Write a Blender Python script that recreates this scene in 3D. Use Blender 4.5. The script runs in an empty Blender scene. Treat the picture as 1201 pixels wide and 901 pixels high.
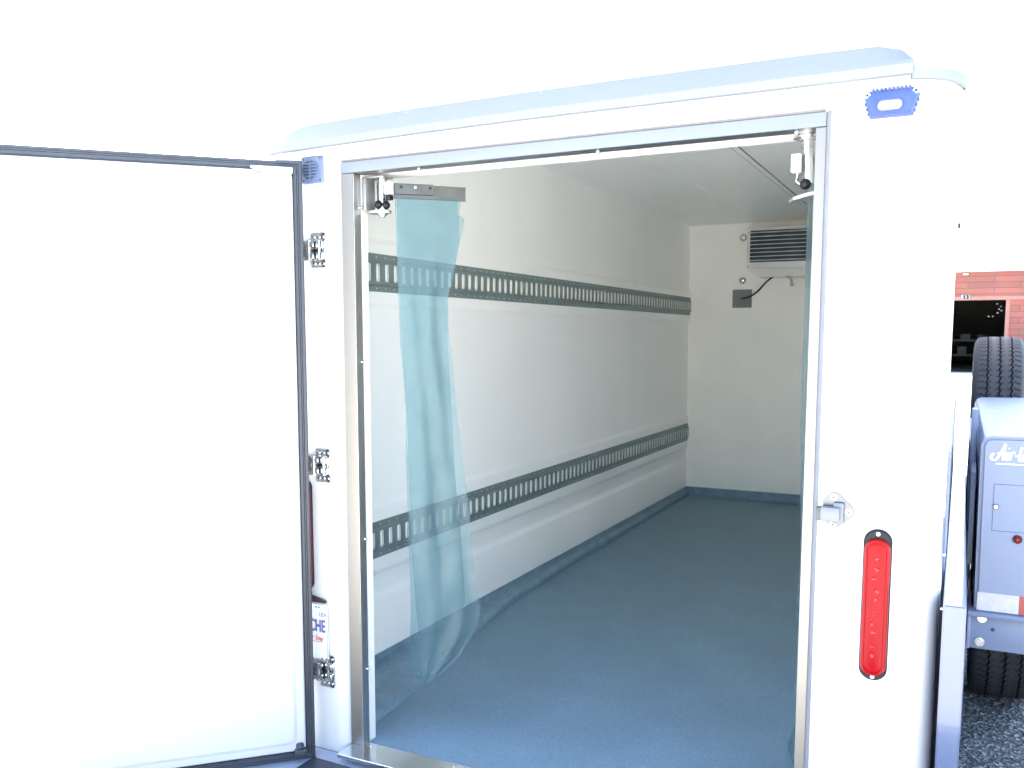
import bpy, bmesh, math, random
from mathutils import Vector, Matrix
random.seed(7)
S = bpy.context.scene
COL = S.collection

# ------------------------------------------------------------------ camera
cam = bpy.data.cameras.new('camera')
cam.sensor_fit = 'HORIZONTAL'; cam.sensor_width = 36.0
cam.lens = 36.0 * 1051.37 / 1201.0
cam.shift_x = -0.0021; cam.shift_y = 0.0437
cam.clip_start = 0.05; cam.clip_end = 2000
co = bpy.data.objects.new('camera', cam); COL.objects.link(co)
yaw, pit, rol = 0.4619, 0.1036, 0.0006
fw = Vector((-math.sin(yaw)*math.cos(pit), math.cos(yaw)*math.cos(pit), -math.sin(pit)))
rr = Vector((math.cos(yaw), math.sin(yaw), 0)); uu = rr.cross(fw)
r2 = rr*math.cos(rol)+uu*math.sin(rol); u2 = -rr*math.sin(rol)+uu*math.cos(rol)
M = Matrix.Identity(4)
for i in range(3):
    M[i][0] = r2[i]; M[i][1] = u2[i]; M[i][2] = -fw[i]
M[0][3], M[1][3], M[2][3] = 1.5199, -2.0066, 1.1732
co.matrix_world = M
S.camera = co

# ------------------------------------------------------------------ light
SUN_DIR = Vector((-0.46, 0.50, 1.05)).normalized()      # towards the sun: ahead and to the left
EXPOSURE = 3.15
w = bpy.data.worlds.new('World'); S.world = w; w.use_nodes = True
nt = w.node_tree; nt.nodes.clear()
sky = nt.nodes.new('ShaderNodeTexSky'); sky.sky_type = 'NISHITA'; sky.sun_disc = False
sky.sun_elevation = math.asin(SUN_DIR.z); sky.sun_rotation = math.atan2(SUN_DIR.x, SUN_DIR.y)
sky.air_density = 1.0; sky.dust_density = 3.0; sky.ozone_density = 1.0
bg = nt.nodes.new('ShaderNodeBackground'); bg.inputs['Strength'].default_value = 0.135
wo = nt.nodes.new('ShaderNodeOutputWorld')
nt.links.new(sky.outputs[0], bg.inputs[0]); nt.links.new(bg.outputs[0], wo.inputs[0])
sl = bpy.data.lights.new('sun', 'SUN'); sl.energy = 5.0; sl.angle = math.radians(0.6); sl.color = (1, .95, .86)
so = bpy.data.objects.new('sun', sl); COL.objects.link(so)
so.rotation_euler = SUN_DIR.to_track_quat('Z', 'Y').to_euler(); so.location = (0, 0, 20)
vs = S.view_settings; vs.view_transform = 'Standard'; vs.look = 'None'; vs.exposure = EXPOSURE; vs.gamma = 1
vs.use_curve_mapping = False
S.render.engine = 'CYCLES'
cy = S.cycles
cy.use_denoising = True
try: cy.denoiser = 'OPENIMAGEDENOISE'
except Exception: pass
cy.max_bounces = 24; cy.diffuse_bounces = 20; cy.glossy_bounces = 6; cy.transparent_max_bounces = 12; cy.transmission_bounces = 8
cy.caustics_reflective = False; cy.caustics_refractive = False
cy.sample_clamp_indirect = 8

# ------------------------------------------------------------------ materials
def mat(name, col, rough=.5, metal=0., noise=0., nscale=8., bump=0., bscale=200., col2=None, coat=0., stretch=None, spec=.5, grain=0., gscale=200.):
    m = bpy.data.materials.new(name); m.use_nodes = True
    t = m.node_tree; b = t.nodes['Principled BSDF']
    b.inputs['Base Color'].default_value = (*col, 1); b.inputs['Roughness'].default_value = rough
    b.inputs['Metallic'].default_value = metal; b.inputs['Coat Weight'].default_value = coat
    b.inputs['Specular IOR Level'].default_value = spec
    tc = t.nodes.new('ShaderNodeTexCoord'); src = tc.outputs['Object']
    if stretch:
        mp = t.nodes.new('ShaderNodeMapping'); mp.inputs['Scale'].default_value = stretch
        t.links.new(src, mp.inputs[0]); src = mp.outputs[0]
    if noise > 0 or col2:
        n = t.nodes.new('ShaderNodeTexNoise'); n.inputs['Scale'].default_value = nscale; n.inputs['Detail'].default_value = 6
        t.links.new(src, n.inputs['Vector'])
        r = t.nodes.new('ShaderNodeValToRGB'); r.color_ramp.elements[0].position = .3; r.color_ramp.elements[1].position = .7
        c2 = col2 or tuple(min(1, c*(1+noise)) for c in col)
        c1 = col if col2 else tuple(c*(1-noise) for c in col)
        r.color_ramp.elements[0].color = (*c1, 1); r.color_ramp.elements[1].color = (*c2, 1)
        t.links.new(n.outputs['Fac'], r.inputs[0]); t.links.new(r.outputs[0], b.inputs['Base Color'])
        mr = t.nodes.new('ShaderNodeMapRange'); mr.inputs['To Min'].default_value = max(.02, rough*.85); mr.inputs['To Max'].default_value = min(1, rough*1.2)
        t.links.new(n.outputs['Fac'], mr.inputs[0]); t.links.new(mr.outputs[0], b.inputs['Roughness'])
    if grain > 0:
        src_ = b.inputs['Base Color'].links[0].from_socket
        g = t.nodes.new('ShaderNodeTexNoise'); g.inputs['Scale'].default_value = gscale; g.inputs['Detail'].default_value = 3
        t.links.new(src, g.inputs['Vector'])
        gr_ = t.nodes.new('ShaderNodeMapRange'); gr_.inputs['From Min'].default_value = .3; gr_.inputs['From Max'].default_value = .7
        gr_.inputs['To Min'].default_value = 1-grain; gr_.inputs['To Max'].default_value = 1+grain
        t.links.new(g.outputs['Fac'], gr_.inputs[0])
        vm = t.nodes.new('ShaderNodeVectorMath'); vm.operation = 'SCALE'
        t.links.new(src_, vm.inputs[0]); t.links.new(gr_.outputs[0], vm.inputs['Scale']); t.links.new(vm.outputs[0], b.inputs['Base Color'])
    if bump > 0:
        n2 = t.nodes.new('ShaderNodeTexNoise'); n2.inputs['Scale'].default_value = bscale; n2.inputs['Detail'].default_value = 4
        t.links.new(src, n2.inputs['Vector'])
        bp = t.nodes.new('ShaderNodeBump'); bp.inputs['Strength'].default_value = 1.0; bp.inputs['Distance'].default_value = bump
        t.links.new(n2.outputs['Fac'], bp.inputs['Height']); t.links.new(bp.outputs[0], b.inputs['Normal'])
    return m

GEL = mat('white_gelcoat', (.60, .60, .595), .3, noise=.012, nscale=3, bump=.0004, bscale=9, coat=.05)
LINER = mat('interior_fibreglass', (.925, .92, .895), .38, noise=.03, nscale=2.2, bump=.0006, bscale=120, stretch=(1, 1, .35))
BACKL = mat('front_wall_fibreglass', (.92, .90, .85), .42, noise=.03, nscale=3, bump=.0008, bscale=70)
CEIL = mat('ceiling_fibreglass', (.91, .91, .88), .33, noise=.035, nscale=2.0, bump=.0006, bscale=90)
JAMB = mat('white_jamb_liner', (.80, .79, .76), .3, noise=.03, nscale=12)
ALU = mat('brushed_aluminium', (.50, .49, .475), .36, 1., noise=.06, nscale=6, stretch=(1, 1, .12))
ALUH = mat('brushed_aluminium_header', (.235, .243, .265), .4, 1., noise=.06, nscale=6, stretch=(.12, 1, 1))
SILL = mat('polished_sill', (.78, .79, .80), .17, 1., noise=.10, nscale=5, stretch=(.6, 2, 1), bump=.0004, bscale=14)
CHROME = mat('polished_stainless', (.6, .6, .6), .14, 1., noise=.05, nscale=40)
ZINC = mat('galvanised_rail', (.24, .30, .30), .45, .45, noise=.12, nscale=16, bump=.0003, bscale=50)
STEEL = mat('dull_stainless', (.085, .09, .088), .36, .95, noise=.18, nscale=22, bump=.0002, bscale=60)
FLOOR = mat('floor_coating', (.168, .262, .33), .5, noise=.08, nscale=4, bump=.0013, bscale=260, spec=.45, grain=.16, gscale=150)
COVE = mat('cove_coating', (.168, .262, .33), .45, grain=.14, gscale=120, noise=.14, nscale=18, bump=.0010, bscale=230)
BLUE = mat('blue_paint', (.185, .225, .32), .38, noise=.02, nscale=3, coat=.05, spec=.3, bump=.0002, bscale=60)
KEEP = mat('satin_keeper_steel', (.11, .12, .135), .3, .9, noise=.1, nscale=60)
GLOSS = mat('glossy_blue_paint', (.075, .105, .19), .18, noise=.03, nscale=3, coat=.6)
DECK = mat('skylit_deck_blue', (.34, .37, .46), .25, noise=.05, nscale=6, coat=.6)  # same blue paint, lightened for the sky it reflects
BRKT = mat('bracket_steel', (.34, .35, .34), .45, .8, noise=.1, nscale=20)
TRIM = mat('gutter_blue_paint', (.17, .19, .215), .5, noise=.02, nscale=5, spec=.25)
LBLUE = mat('lamp_housing_blue', (.05, .08, .235), .45, noise=.08, nscale=45, spec=.2)
VBLUE = mat('vent_blue_plastic', (.115, .155, .26), .38, noise=.02, nscale=10)
VDARK = mat('vent_shadow_mesh', (.06, .08, .14), .6)
RUBBER = mat('black_rubber', (.035, .042, .055), .42, noise=.15, nscale=30)
TYRE = mat('tyre_rubber', (.032, .034, .036), .62, noise=.25, nscale=14, bump=.0006, bscale=90)
GROOVE = mat('tyre_groove_rubber', (.012, .013, .014), .8)
BLACK = mat('black_plastic', (.007, .0075, .009), .45, spec=.25)
RED = mat('red_lens', (.25, .003, .007), .22, noise=.06, nscale=40, spec=.12)
REDT = mat('red_tape', (.32, .02, .015), .3, noise=.05, nscale=80)
WTAPE = mat('silver_tape', (.42, .42, .45), .3, noise=.10, nscale=70)
WHITE = mat('white_vinyl', (.85, .85, .86), .3)
OPAL = mat('opal_lens', (.26, .27, .27), .18, noise=.05, nscale=40, coat=.4)
PLATE = mat('plate_white', (.80, .80, .80), .3, noise=.01)
INKP = mat('plate_purple_ink', (.14, .13, .30), .4)
INKR = mat('plate_red_ink', (.65, .06, .08), .4)
FIN = mat('dark_fins', (.010, .017, .024), .38, .4)
CASE = mat('unit_casing', (.70, .69, .66), .38, noise=.03, nscale=14)
GREYP = mat('grey_cover_plate', (.17, .18, .18), .5, noise=.05, nscale=20)
CABLE = mat('black_cable', (.012, .012, .013), .45)
PIPE = mat('drain_pipe_grey', (.42, .40, .36), .5)
SEAM = mat('ceiling_gap', (.10, .11, .11), .8)
RIM = mat('white_rim', (.7, .7, .7), .35)
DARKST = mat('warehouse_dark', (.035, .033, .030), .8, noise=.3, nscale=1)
PARA = mat('pale_metal_cladding', (.66, .72, .72), .5, noise=.02, nscale=.6)

def brick_mat():
    m = bpy.data.materials.new('red_block_wall'); m.use_nodes = True
    t = m.node_tree; b = t.nodes['Principled BSDF']; b.inputs['Roughness'].default_value = .85
    tc = t.nodes.new('ShaderNodeTexCoord'); mp = t.nodes.new('ShaderNodeMapping'); mp.inputs['Rotation'].default_value = (math.radians(90), 0, 0)
    br = t.nodes.new('ShaderNodeTexBrick'); br.inputs['Scale'].default_value = 1
    br.inputs['Color1'].default_value = (.25, .082, .071, 1); br.inputs['Color2'].default_value = (.21, .066, .058, 1)
    br.inputs['Mortar'].default_value = (.11, .060, .052, 1); br.inputs['Mortar Size'].default_value = .014
    br.inputs['Brick Width'].default_value = 1.6; br.inputs['Row Height'].default_value = .2; br.inputs['Bias'].default_value = 0
    n = t.nodes.new('ShaderNodeTexNoise'); n.inputs['Scale'].default_value = 1.6; n.inputs['Detail'].default_value = 5
    mx = t.nodes.new('ShaderNodeMix'); mx.data_type = 'RGBA'; mx.blend_type = 'MULTIPLY'; mx.inputs[0].default_value = .5
    t.links.new(tc.outputs['Object'], mp.inputs[0]); t.links.new(mp.outputs[0], br.inputs['Vector'])
    t.links.new(tc.outputs['Object'], n.inputs['Vector'])
    t.links.new(br.outputs['Color'], mx.inputs[6]); t.links.new(n.outputs['Color'], mx.inputs[7])
    t.links.new(mx.outputs[2], b.inputs['Base Color'])
    return m
BRICK = brick_mat()

def asphalt_mat():
    m = bpy.data.materials.new('asphalt'); m.use_nodes = True
    t = m.node_tree; b = t.nodes['Principled BSDF']; b.inputs['Roughness'].default_value = .8
    tc = t.nodes.new('ShaderNodeTexCoord')
    v = t.nodes.new('ShaderNodeTexVoronoi'); v.inputs['Scale'].default_value = 95
    n = t.nodes.new('ShaderNodeTexNoise'); n.inputs['Scale'].default_value = 9; n.inputs['Detail'].default_value = 8
    r = t.nodes.new('ShaderNodeValToRGB')
    e = r.color_ramp.elements; e[0].position = .15; e[0].color = (.10, .10, .098, 1); e[1].position = .95; e[1].color = (.48, .47, .45, 1)
    x = r.color_ramp.elements.new(.72); x.color = (.20, .195, .185, 1)
    sep = t.nodes.new('ShaderNodeSeparateColor')
    t.links.new(tc.outputs['Object'], v.inputs['Vector']); t.links.new(tc.outputs['Object'], n.inputs['Vector'])
    t.links.new(v.outputs['Color'], sep.inputs[0]); t.links.new(sep.outputs[0], r.inputs[0])
    mx = t.nodes.new('ShaderNodeMix'); mx.data_type = 'RGBA'; mx.blend_type = 'MULTIPLY'; mx.inputs[0].default_value = .45
    r2_ = t.nodes.new('ShaderNodeValToRGB'); r2_.color_ramp.elements[0].position = .35; r2_.color_ramp.elements[1].position = .65
    r2_.color_ramp.elements[0].color = (.35, .35, .36, 1)
    t.links.new(n.outputs['Fac'], r2_.inputs[0])
    t.links.new(r.outputs[0], mx.inputs[6]); t.links.new(r2_.outputs[0], mx.inputs[7]); t.links.new(mx.outputs[2], b.inputs['Base Color'])
    bp = t.nodes.new('ShaderNodeBump'); bp.inputs['Distance'].default_value = .006
    t.links.new(v.outputs['Distance'], bp.inputs['Height']); t.links.new(bp.outputs[0], b.inputs['Normal'])
    return m
ASPH = asphalt_mat()
CONC = mat('sunlit_concrete', (.58, .565, .53), .85, noise=.10, nscale=.5, bump=.003, bscale=30)

def pvc_mat():
    m = bpy.data.materials.new('clear_blue_pvc'); m.use_nodes = True
    t = m.node_tree; t.nodes.clear()
    out = t.nodes.new('ShaderNodeOutputMaterial')
    tr = t.nodes.new('ShaderNodeBsdfTransparent'); tr.inputs[0].default_value = (.76, .93, .94, 1)
    tl = t.nodes.new('ShaderNodeBsdfTranslucent'); tl.inputs[0].default_value = (.20, .305, .335, 1)
    df = t.nodes.new('ShaderNodeBsdfDiffuse'); df.inputs[0].default_value = (.155, .255, .295, 1)
    gl = t.nodes.new('ShaderNodeBsdfGlossy'); gl.inputs['Roughness'].default_value = .3; gl.inputs[0].default_value = (.5, .5, .5, 1)
    tc = t.nodes.new('ShaderNodeTexCoord'); n = t.nodes.new('ShaderNodeTexNoise'); n.inputs['Scale'].default_value = 9; n.inputs['Detail'].default_value = 5
    n.inputs['Distortion'].default_value = 1.2
    mp = t.nodes.new('ShaderNodeMapping'); mp.inputs['Scale'].default_value = (1, 1, .45)
    t.links.new(tc.outputs['Object'], mp.inputs[0]); t.links.new(mp.outputs[0], n.inputs['Vector'])
    mr = t.nodes.new('ShaderNodeMapRange'); mr.inputs['From Min'].default_value = .3; mr.inputs['From Max'].default_value = .7
    mr.inputs['To Min'].default_value = .34; mr.inputs['To Max'].default_value = .47
    t.links.new(n.outputs['Fac'], mr.inputs[0])
    a = t.nodes.new('ShaderNodeMixShader'); a.inputs[0].default_value = .5
    t.links.new(tl.outputs[0], a.inputs[1]); t.links.new(df.outputs[0], a.inputs[2])
    b = t.nodes.new('ShaderNodeMixShader'); t.links.new(mr.outputs[0], b.inputs[0])
    t.links.new(tr.outputs[0], b.inputs[1]); t.links.new(a.outputs[0], b.inputs[2])
    fr = t.nodes.new('ShaderNodeFresnel'); fr.inputs[0].default_value = 1.4
    c = t.nodes.new('ShaderNodeMixShader'); t.links.new(fr.outputs[0], c.inputs[0])
    t.links.new(b.outputs[0], c.inputs[1]); t.links.new(gl.outputs[0], c.inputs[2])
    t.links.new(c.outputs[0], out.inputs[0])
    return m
PVC = pvc_mat()

# ------------------------------------------------------------------ helpers
WORLD = {}
def tag(o, label=None, cat=None, group=None, kind=None):
    if label: o['label'] = label
    if cat: o['category'] = cat
    if group: o['group'] = group
    if kind: o['kind'] = kind
    return o

def thing(name, label, cat, loc):
    o = bpy.data.objects.new(name, None); COL.objects.link(o); o.location = loc
    o.empty_display_size = .2
    WORLD[o.name] = Matrix.Translation(Vector(loc))
    return tag(o, label, cat)

def obj(name, bm, m, parent=None, at=None, smooth=35, rot=None):
    """bm in world coordinates when at is None, else in coordinates local to `at` (world point, rot about z)."""
    bmesh.ops.recalc_face_normals(bm, faces=bm.faces)
    me = bpy.data.meshes.new(name)
    mats = m if isinstance(m, (list, tuple)) else [m]
    if smooth:
        for f in bm.faces: f.smooth = True
        a = math.radians(smooth)
        for e in bm.edges:
            if len(e.link_faces) != 2 or e.calc_face_angle(0) > a: e.smooth = False
    bm.to_mesh(me); bm.free()
    for x in mats: me.materials.append(x)
    o = bpy.data.objects.new(name, me); COL.objects.link(o)
    wm = Matrix.Translation(Vector(at)) if at is not None else None
    if wm is not None and rot is not None: wm = wm @ (rot if isinstance(rot, Matrix) else Matrix.Rotation(rot, 4, 'Z'))
    if wm is None:                                   # move the origin to the middle of the part
        c = sum((Vector(b) for b in o.bound_box), Vector())/8
        me.transform(Matrix.Translation(-c)); wm = Matrix.Translation(c)
    WORLD[o.name] = wm
    if parent:
        o.parent = parent; o.matrix_basis = WORLD[parent.name].inverted() @ wm
    else: o.matrix_basis = wm
    return o

def BM(): return bmesh.new()
def merge(bm, t, mi=0, mx=None):
    vm = {}
    for v in t.verts: vm[v] = bm.verts.new(mx @ v.co if mx else v.co)
    for f in t.faces:
        try:
            g = bm.faces.new([vm[v] for v in f.verts]); g.material_index = mi
        except ValueError: pass
    t.free()
def box(bm, x0, x1, y0, y1, z0, z1, bev=0, seg=2, mi=0, mx=None):
    t = bmesh.new(); bmesh.ops.create_cube(t, size=1)
    for v in t.verts: v.co = Vector(((x0+x1)/2+v.co.x*(x1-x0), (y0+y1)/2+v.co.y*(y1-y0), (z0+z1)/2+v.co.z*(z1-z0)))
    if bev: bmesh.ops.bevel(t, geom=t.edges[:], offset=bev, segments=seg, affect='EDGES', profile=.5)
    merge(bm, t, mi, mx)
def cyl(bm, p0, p1, r, seg=16, r1=None, mi=0, bev=0):
    p0, p1 = Vector(p0), Vector(p1); d = p1-p0
    t = bmesh.new(); bmesh.ops.create_cone(t, cap_ends=True, segments=seg, radius1=r, radius2=r if r1 is None else r1, depth=d.length)
    if bev: bmesh.ops.bevel(t, geom=[e for e in t.edges if len(e.link_faces) == 2 and e.calc_face_angle(0) > 1], offset=bev, segments=2, affect='EDGES')
    merge(bm, t, mi, Matrix.Translation((p0+p1)/2) @ d.to_track_quat('Z', 'Y').to_matrix().to_4x4())
def tube(bm, pts, r, seg=8, mi=0, caps=True):
    pts = [Vector(p) for p in pts]; rings = []; up = Vector((0, 0, 1))
    for i, p in enumerate(pts):
        d = (pts[min(i+1, len(pts)-1)]-pts[max(i-1, 0)]).normalized()
        a = d.cross(up)
        if a.length < .1: a = d.cross(Vector((0, 1, 0)))
        a.normalize(); b = d.cross(a)
        rings.append([bm.verts.new(p+a*(r*math.cos(2*math.pi*k/seg))+b*(r*math.sin(2*math.pi*k/seg))) for k in range(seg)])
    for A, B in zip(rings, rings[1:]):
        for k in range(seg):
            f = bm.faces.new([A[k], A[(k+1) % seg], B[(k+1) % seg], B[k]]); f.material_index = mi
    if caps: bm.faces.new(rings[0][::-1]).material_index = mi; bm.faces.new(rings[-1]).material_index = mi
def prism(bm, pts, f0, f1, mi=0, bev=0):
    """extrude a polygon; f0(p), f1(p) give the 3-D point of both ends"""
    t = bmesh.new()
    A = [t.verts.new(f0(p)) for p in pts]; B = [t.verts.new(f1(p)) for p in pts]; n = len(pts)
    t.faces.new(A[::-1]); t.faces.new(B)
    for i in range(n): t.faces.new([A[i], A[(i+1) % n], B[(i+1) % n], B[i]])
    bmesh.ops.recalc_face_normals(t, faces=t.faces)
    if bev: bmesh.ops.bevel(t, geom=t.edges[:], offset=bev, segments=2, affect='EDGES', clamp_overlap=True)
    merge(bm, t, mi)
def loft(bm, rings, closed=True, mi=0, cap=False):
    R = [[bm.verts.new(p) for p in r] for r in rings]; n = len(R[0])
    for A, B in zip(R, R[1:]):
        for k in range(n if closed else n-1):
            f = bm.faces.new([A[k], A[(k+1) % n], B[(k+1) % n], B[k]]); f.material_index = mi
    if cap: bm.faces.new(R[0][::-1]).material_index = mi; bm.faces.new(R[-1]).material_index = mi
    return R
def stadium(cx, cz, hw, hh, r, seg=8):
    """rounded rectangle in (x,z)"""
    o = []
    for sx, sz, a0 in ((1, 1, 0), (-1, 1, 90), (-1, -1, 180), (1, -1, 270)):
        for k in range(seg+1):
            a = math.radians(a0+90*k/seg)
            o.append((cx+sx*(hw-r)+r*math.cos(a), cz+sz*(hh-r)+r*math.sin(a)))
    return o
def rrect_loft(bm, cx, cz, specs, seg=8, mi=0):
    """specs: list of (hw, hh, r, y)"""
    loft(bm, [[(x, y, z) for x, z in stadium(cx, cz, hw, hh, r, seg)] for hw, hh, r, y in specs], True, mi, True)
def text_bm(s, size, depth):
    c = bpy.data.curves.new('t', 'FONT'); c.body = s; c.size = size; c.extrude = depth; c.align_x = 'LEFT'
    o = bpy.data.objects.new('t', c); COL.objects.link(o)
    dg = bpy.context.evaluated_depsgraph_get(); me = bpy.data.meshes.new_from_object(o.evaluated_get(dg))
    bm = bmesh.new(); bm.from_mesh(me); bpy.data.objects.remove(o); bpy.data.meshes.remove(me)
    for v in bm.verts: v.co = Vector((v.co.x, -v.co.z, v.co.y))       # stand upright facing -y
    return bm
def bolt(bm, x, y, z, r=.006, h=.004, mi=0):
    """pan head screw on a face looking to -y"""
    cyl(bm, (x, y, z), (x, y-h*.5, z), r*1.25, 14, mi=mi)
    cyl(bm, (x, y-h*.5, z), (x, y-h*1.2, z), r, 14, r1=r*.7, mi=mi)

GZ = -0.10           # ground level; the cargo floor is z = 0

# ------------------------------------------------------------------ the ground
bm = BM(); bmesh.ops.create_grid(bm, x_segments=40, y_segments=40, size=600)
tag(obj('ground', bm, CONC, at=(0, 0, GZ)), kind='structure')
bm = BM()
vs_ = [bm.verts.new(p) for p in ((-9, -1.15, 0), (9, -1.15, 0), (9, 8, 0), (-9, 8, 0))]; bm.faces.new(vs_)  # asphalt cut short out of view so pale concrete bounces light inside
tag(obj('asphalt_pavement', bm, ASPH, at=(0, 0, GZ+.004)), kind='structure')

# ------------------------------------------------------------------ warehouse far behind
WY = 32.9
wh = thing('warehouse', 'long red block warehouse with pale parapet and an open dark loading door', 'building', (5, WY, GZ))
bm = BM()
DX0, DX1, DZ1 = -2.1, 2.78, 2.39
for a in ((-34, DX0, GZ, 3.36), (DX1, 44, GZ, 3.36), (DX0, DX1, DZ1, 3.36)):
    box(bm, a[0], a[1], WY, WY+.3, a[2], a[3])
obj('wall', bm, BRICK, wh, at=(0, 0, 0), smooth=0)
bm = BM(); box(bm, -34.2, 44.2, WY-.22, WY+14, 3.363, 4.83)
for i in range(130): box(bm, -34+i*.6, -33.96+i*.6, WY-.25, WY-.222, 3.40, 4.80)
obj('parapet', bm, PARA, wh, smooth=0)
bm = BM(); box(bm, -34.3, 44.3, WY-.30, WY-.252, 3.34, 3.43); obj('parapet_trim', bm, mat('grey_trim', (.30, .34, .34), .6), wh, smooth=0)
bm = BM()
for a in ((DX0-.2, DX0-.003, WY-.02, WY+.31, GZ, DZ1), (DX1+.003, DX1+.12, WY-.02, WY+.31, GZ, DZ1)): box(bm, *a)
box(bm, DX0-.2, DX1+2.2, WY-.03, WY-.002, DZ1+.004, DZ1+.13)
obj('door_frame', bm, mat('door_frame_brown', (.20, .10, .085), .7, noise=.1), wh, smooth=0)
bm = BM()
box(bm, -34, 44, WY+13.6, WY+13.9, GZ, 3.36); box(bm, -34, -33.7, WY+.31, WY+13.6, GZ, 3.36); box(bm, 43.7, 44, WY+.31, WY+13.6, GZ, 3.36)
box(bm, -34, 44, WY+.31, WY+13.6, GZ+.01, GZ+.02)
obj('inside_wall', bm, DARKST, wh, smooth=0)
bm = BM()
for z in (.35, .95):
    box(bm, -6, 4.5, WY+6, WY+7, z, z+.08)
for x in (-4, -1.5, .9, 3.1): box(bm, x, x+.08, WY+5.9, WY+5.99, GZ+.02, 2.3)
for i in range(9):
    x = -3+i*.62; box(bm, x, x+random.uniform(.3, .5), WY+6.1, WY+6.8, .43, .43+random.uniform(.15, .42)); box(bm, x+.1, x+random.uniform(.35, .5), WY+6.1, WY+6.8, 1.03, 1.03+random.uniform(.12, .38))
obj('storage_rack', bm, mat('rack_steel', (.035, .04, .036), .6, noise=.4, nscale=2), wh, smooth=0)
for i, (x, z) in enumerate(((2.55, 2.30), (2.62, 2.12), (2.70, 2.06), (2.58, 1.98), (2.30, 1.86), (2.44, 1.86), (2.68, 2.22))):
    bm = BM(); box(bm, x, x+.05, WY+2.0+i*.05, WY+2.04+i*.05, z, z+.035); obj('hanging_tag', bm, PARA, wh, smooth=0)
bm = BM(); box(bm, 1.40, 1.67, WY-.045, WY-.034, 2.425, 2.585)
np_ = obj('door_number', bm, mat('grey_number_plate', (.2, .2, .2), .6), wh, smooth=0)  # plate toned down to grey so the dark digits read
t = text_bm('13', .19, .004)
bm = BM(); [merge(bm, t.copy(), 0, Matrix.Translation((1.44+dx, WY-.052, 2.437))) for dx in (0, .012, .024)]; t.free(); obj('lettering', bm, BLACK, np_, smooth=0)
bm = BM(); box(bm, 1.42, 1.60, WY-.10, WY-.002, 3.245, 3.315, .01); wl = obj('wall_lamp', bm, OPAL, wh)
bm = BM(); cyl(bm, (1.225, WY+.3, 4.83), (1.225, WY+.3, 5.06), .05, 10); obj('roof_vent_pipe', bm, BLACK, wh)

# ------------------------------------------------------------------ trailer
TR = thing('refrigerated_trailer', 'white refrigerated trailer with its rear door open and blue side fender', 'trailer', (.585, 2.0, GZ))
XL, XR, YF, YB = -.33, 1.50, -.012, 4.62         # outer faces
ZB, ZT = -.024, 2.10
RC = .11
OX0, OX1, OZ1 = -.008, 1.2455, 1.639
FYF = .010               # outer edge of the aluminium frame
# outer shell: moulded rear face around the opening, rounded corners, sides, roof
bm = BM()
def rect_ring(x0, x1, z0, z1, y, r, seg=6):
    o = [(x0, y, z0)]
    for cx, cz, a0 in ((x0+r, z1-r, 180), (x1-r, z1-r, 90)):
        for k in range(seg+1):
            a = math.radians(a0-90*k/seg); o.append((cx+r*math.cos(a), y, cz+r*math.sin(a)))
    o.append((x1, y, z0)); return o
rings = [rect_ring(OX0, OX1, ZB, OZ1, .035, .006)]
W_ = .035
for k in range(9):
    a = math.radians(90*k/8); e = W_*(1-math.cos(a)); dep = math.sin(a)
    rings.append(rect_ring(OX0-e, OX1+e, ZB, OZ1+e, .0102+(YF-.0102)*dep, .006+e))
fx0, fx1 = XL+RC, XR-RC
rings.append(rect_ring(fx0, fx1, ZB, 1.80, YF, .006))
loft(bm, rings, closed=False)
def hpath(ins, r, seg=10):
    o = []
    x0, x1, y0, y1 = XL+ins, XR-ins, YF+ins, YB-ins
    for cx, cy_, a0 in ((x0+r, y0+r, 270), (x0+r, y1-r, 180), (x1-r, y1-r, 90), (x1-r, y0+r, 0)):
        for k in range(seg+1):
            a = math.radians(a0-90*k/seg); yy = cy_+r*math.sin(a); o.append((cx+r*math.cos(a)-(.058*max(0, yy-.1)/4.5 if cx > .5 else 0), yy))
    return o
H0 = hpath(0, RC)
n = len(H0)
A = [[bm.verts.new((x, y, z)) for x, y in H0] for z in (ZB, 1.80)]
for k in range(n-1): bm.faces.new([A[0][k], A[0][k+1], A[1][k+1], A[1][k]])
up = [(z, i, r) for z, i, r in ((1.80, 0, RC), (1.83, .002, RC), (1.86, .012, RC), (1.9, .02, RC), (2.2, .03, RC+.02))]
for k in range(1, 7):
    a = math.radians(90*k/6); up.append((2.2+.13*math.sin(a), .03+.13*(1-math.cos(a)), RC+.02+.02*k))
loft(bm, [[(x, y, z) for x, y in hpath(i, r)] for z, i, r in up], True)
top = up[-1]; bm.faces.new([bm.verts.new((x, y, top[0])) for x, y in hpath(top[1], top[2])])
bmesh.ops.remove_doubles(bm, verts=bm.verts, dist=.0002)
obj('body_shell', bm, GEL, TR)

# blue drip gutter along the rear
bm = BM()
def gut(xa, xb, prof):
    """profile list (y, z) lofted in x with shaped ends"""
    loft(bm, [[(x, y, z+dz) for y, z in p] for x, p, dz in zip(xa, xb, prof)], True, 0, True)
P0_ = [(YF-.002, 1.742), (YF-.010, 1.742), (YF-.050, 1.697), (YF-.056, 1.688), (YF-.054, 1.670), (YF-.046, 1.668), (YF-.044, 1.682), (YF-.002, 1.684)]
def prof(top, s=1):
    q = []
    for y, z in P0_:
        z2 = min(z, top); q.append((YF+(y-YF)*s, z2))
    return q
xs = [-.186, -.170, -.150, -.12, -.05, .1, .3, .55, .8, 1.0, 1.2, 1.34, 1.385, 1.41]
tp = [1.699, 1.716, 1.730, 1.739, 1.742, 1.742, 1.742, 1.742, 1.742, 1.742, 1.742, 1.74, 1.728, 1.70]
def gz(x):                                          # slight crown of the roof edge
    return -.006+.013*math.sin(math.pi/2*min(1, max(0, (x+.19)/.9)))
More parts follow.
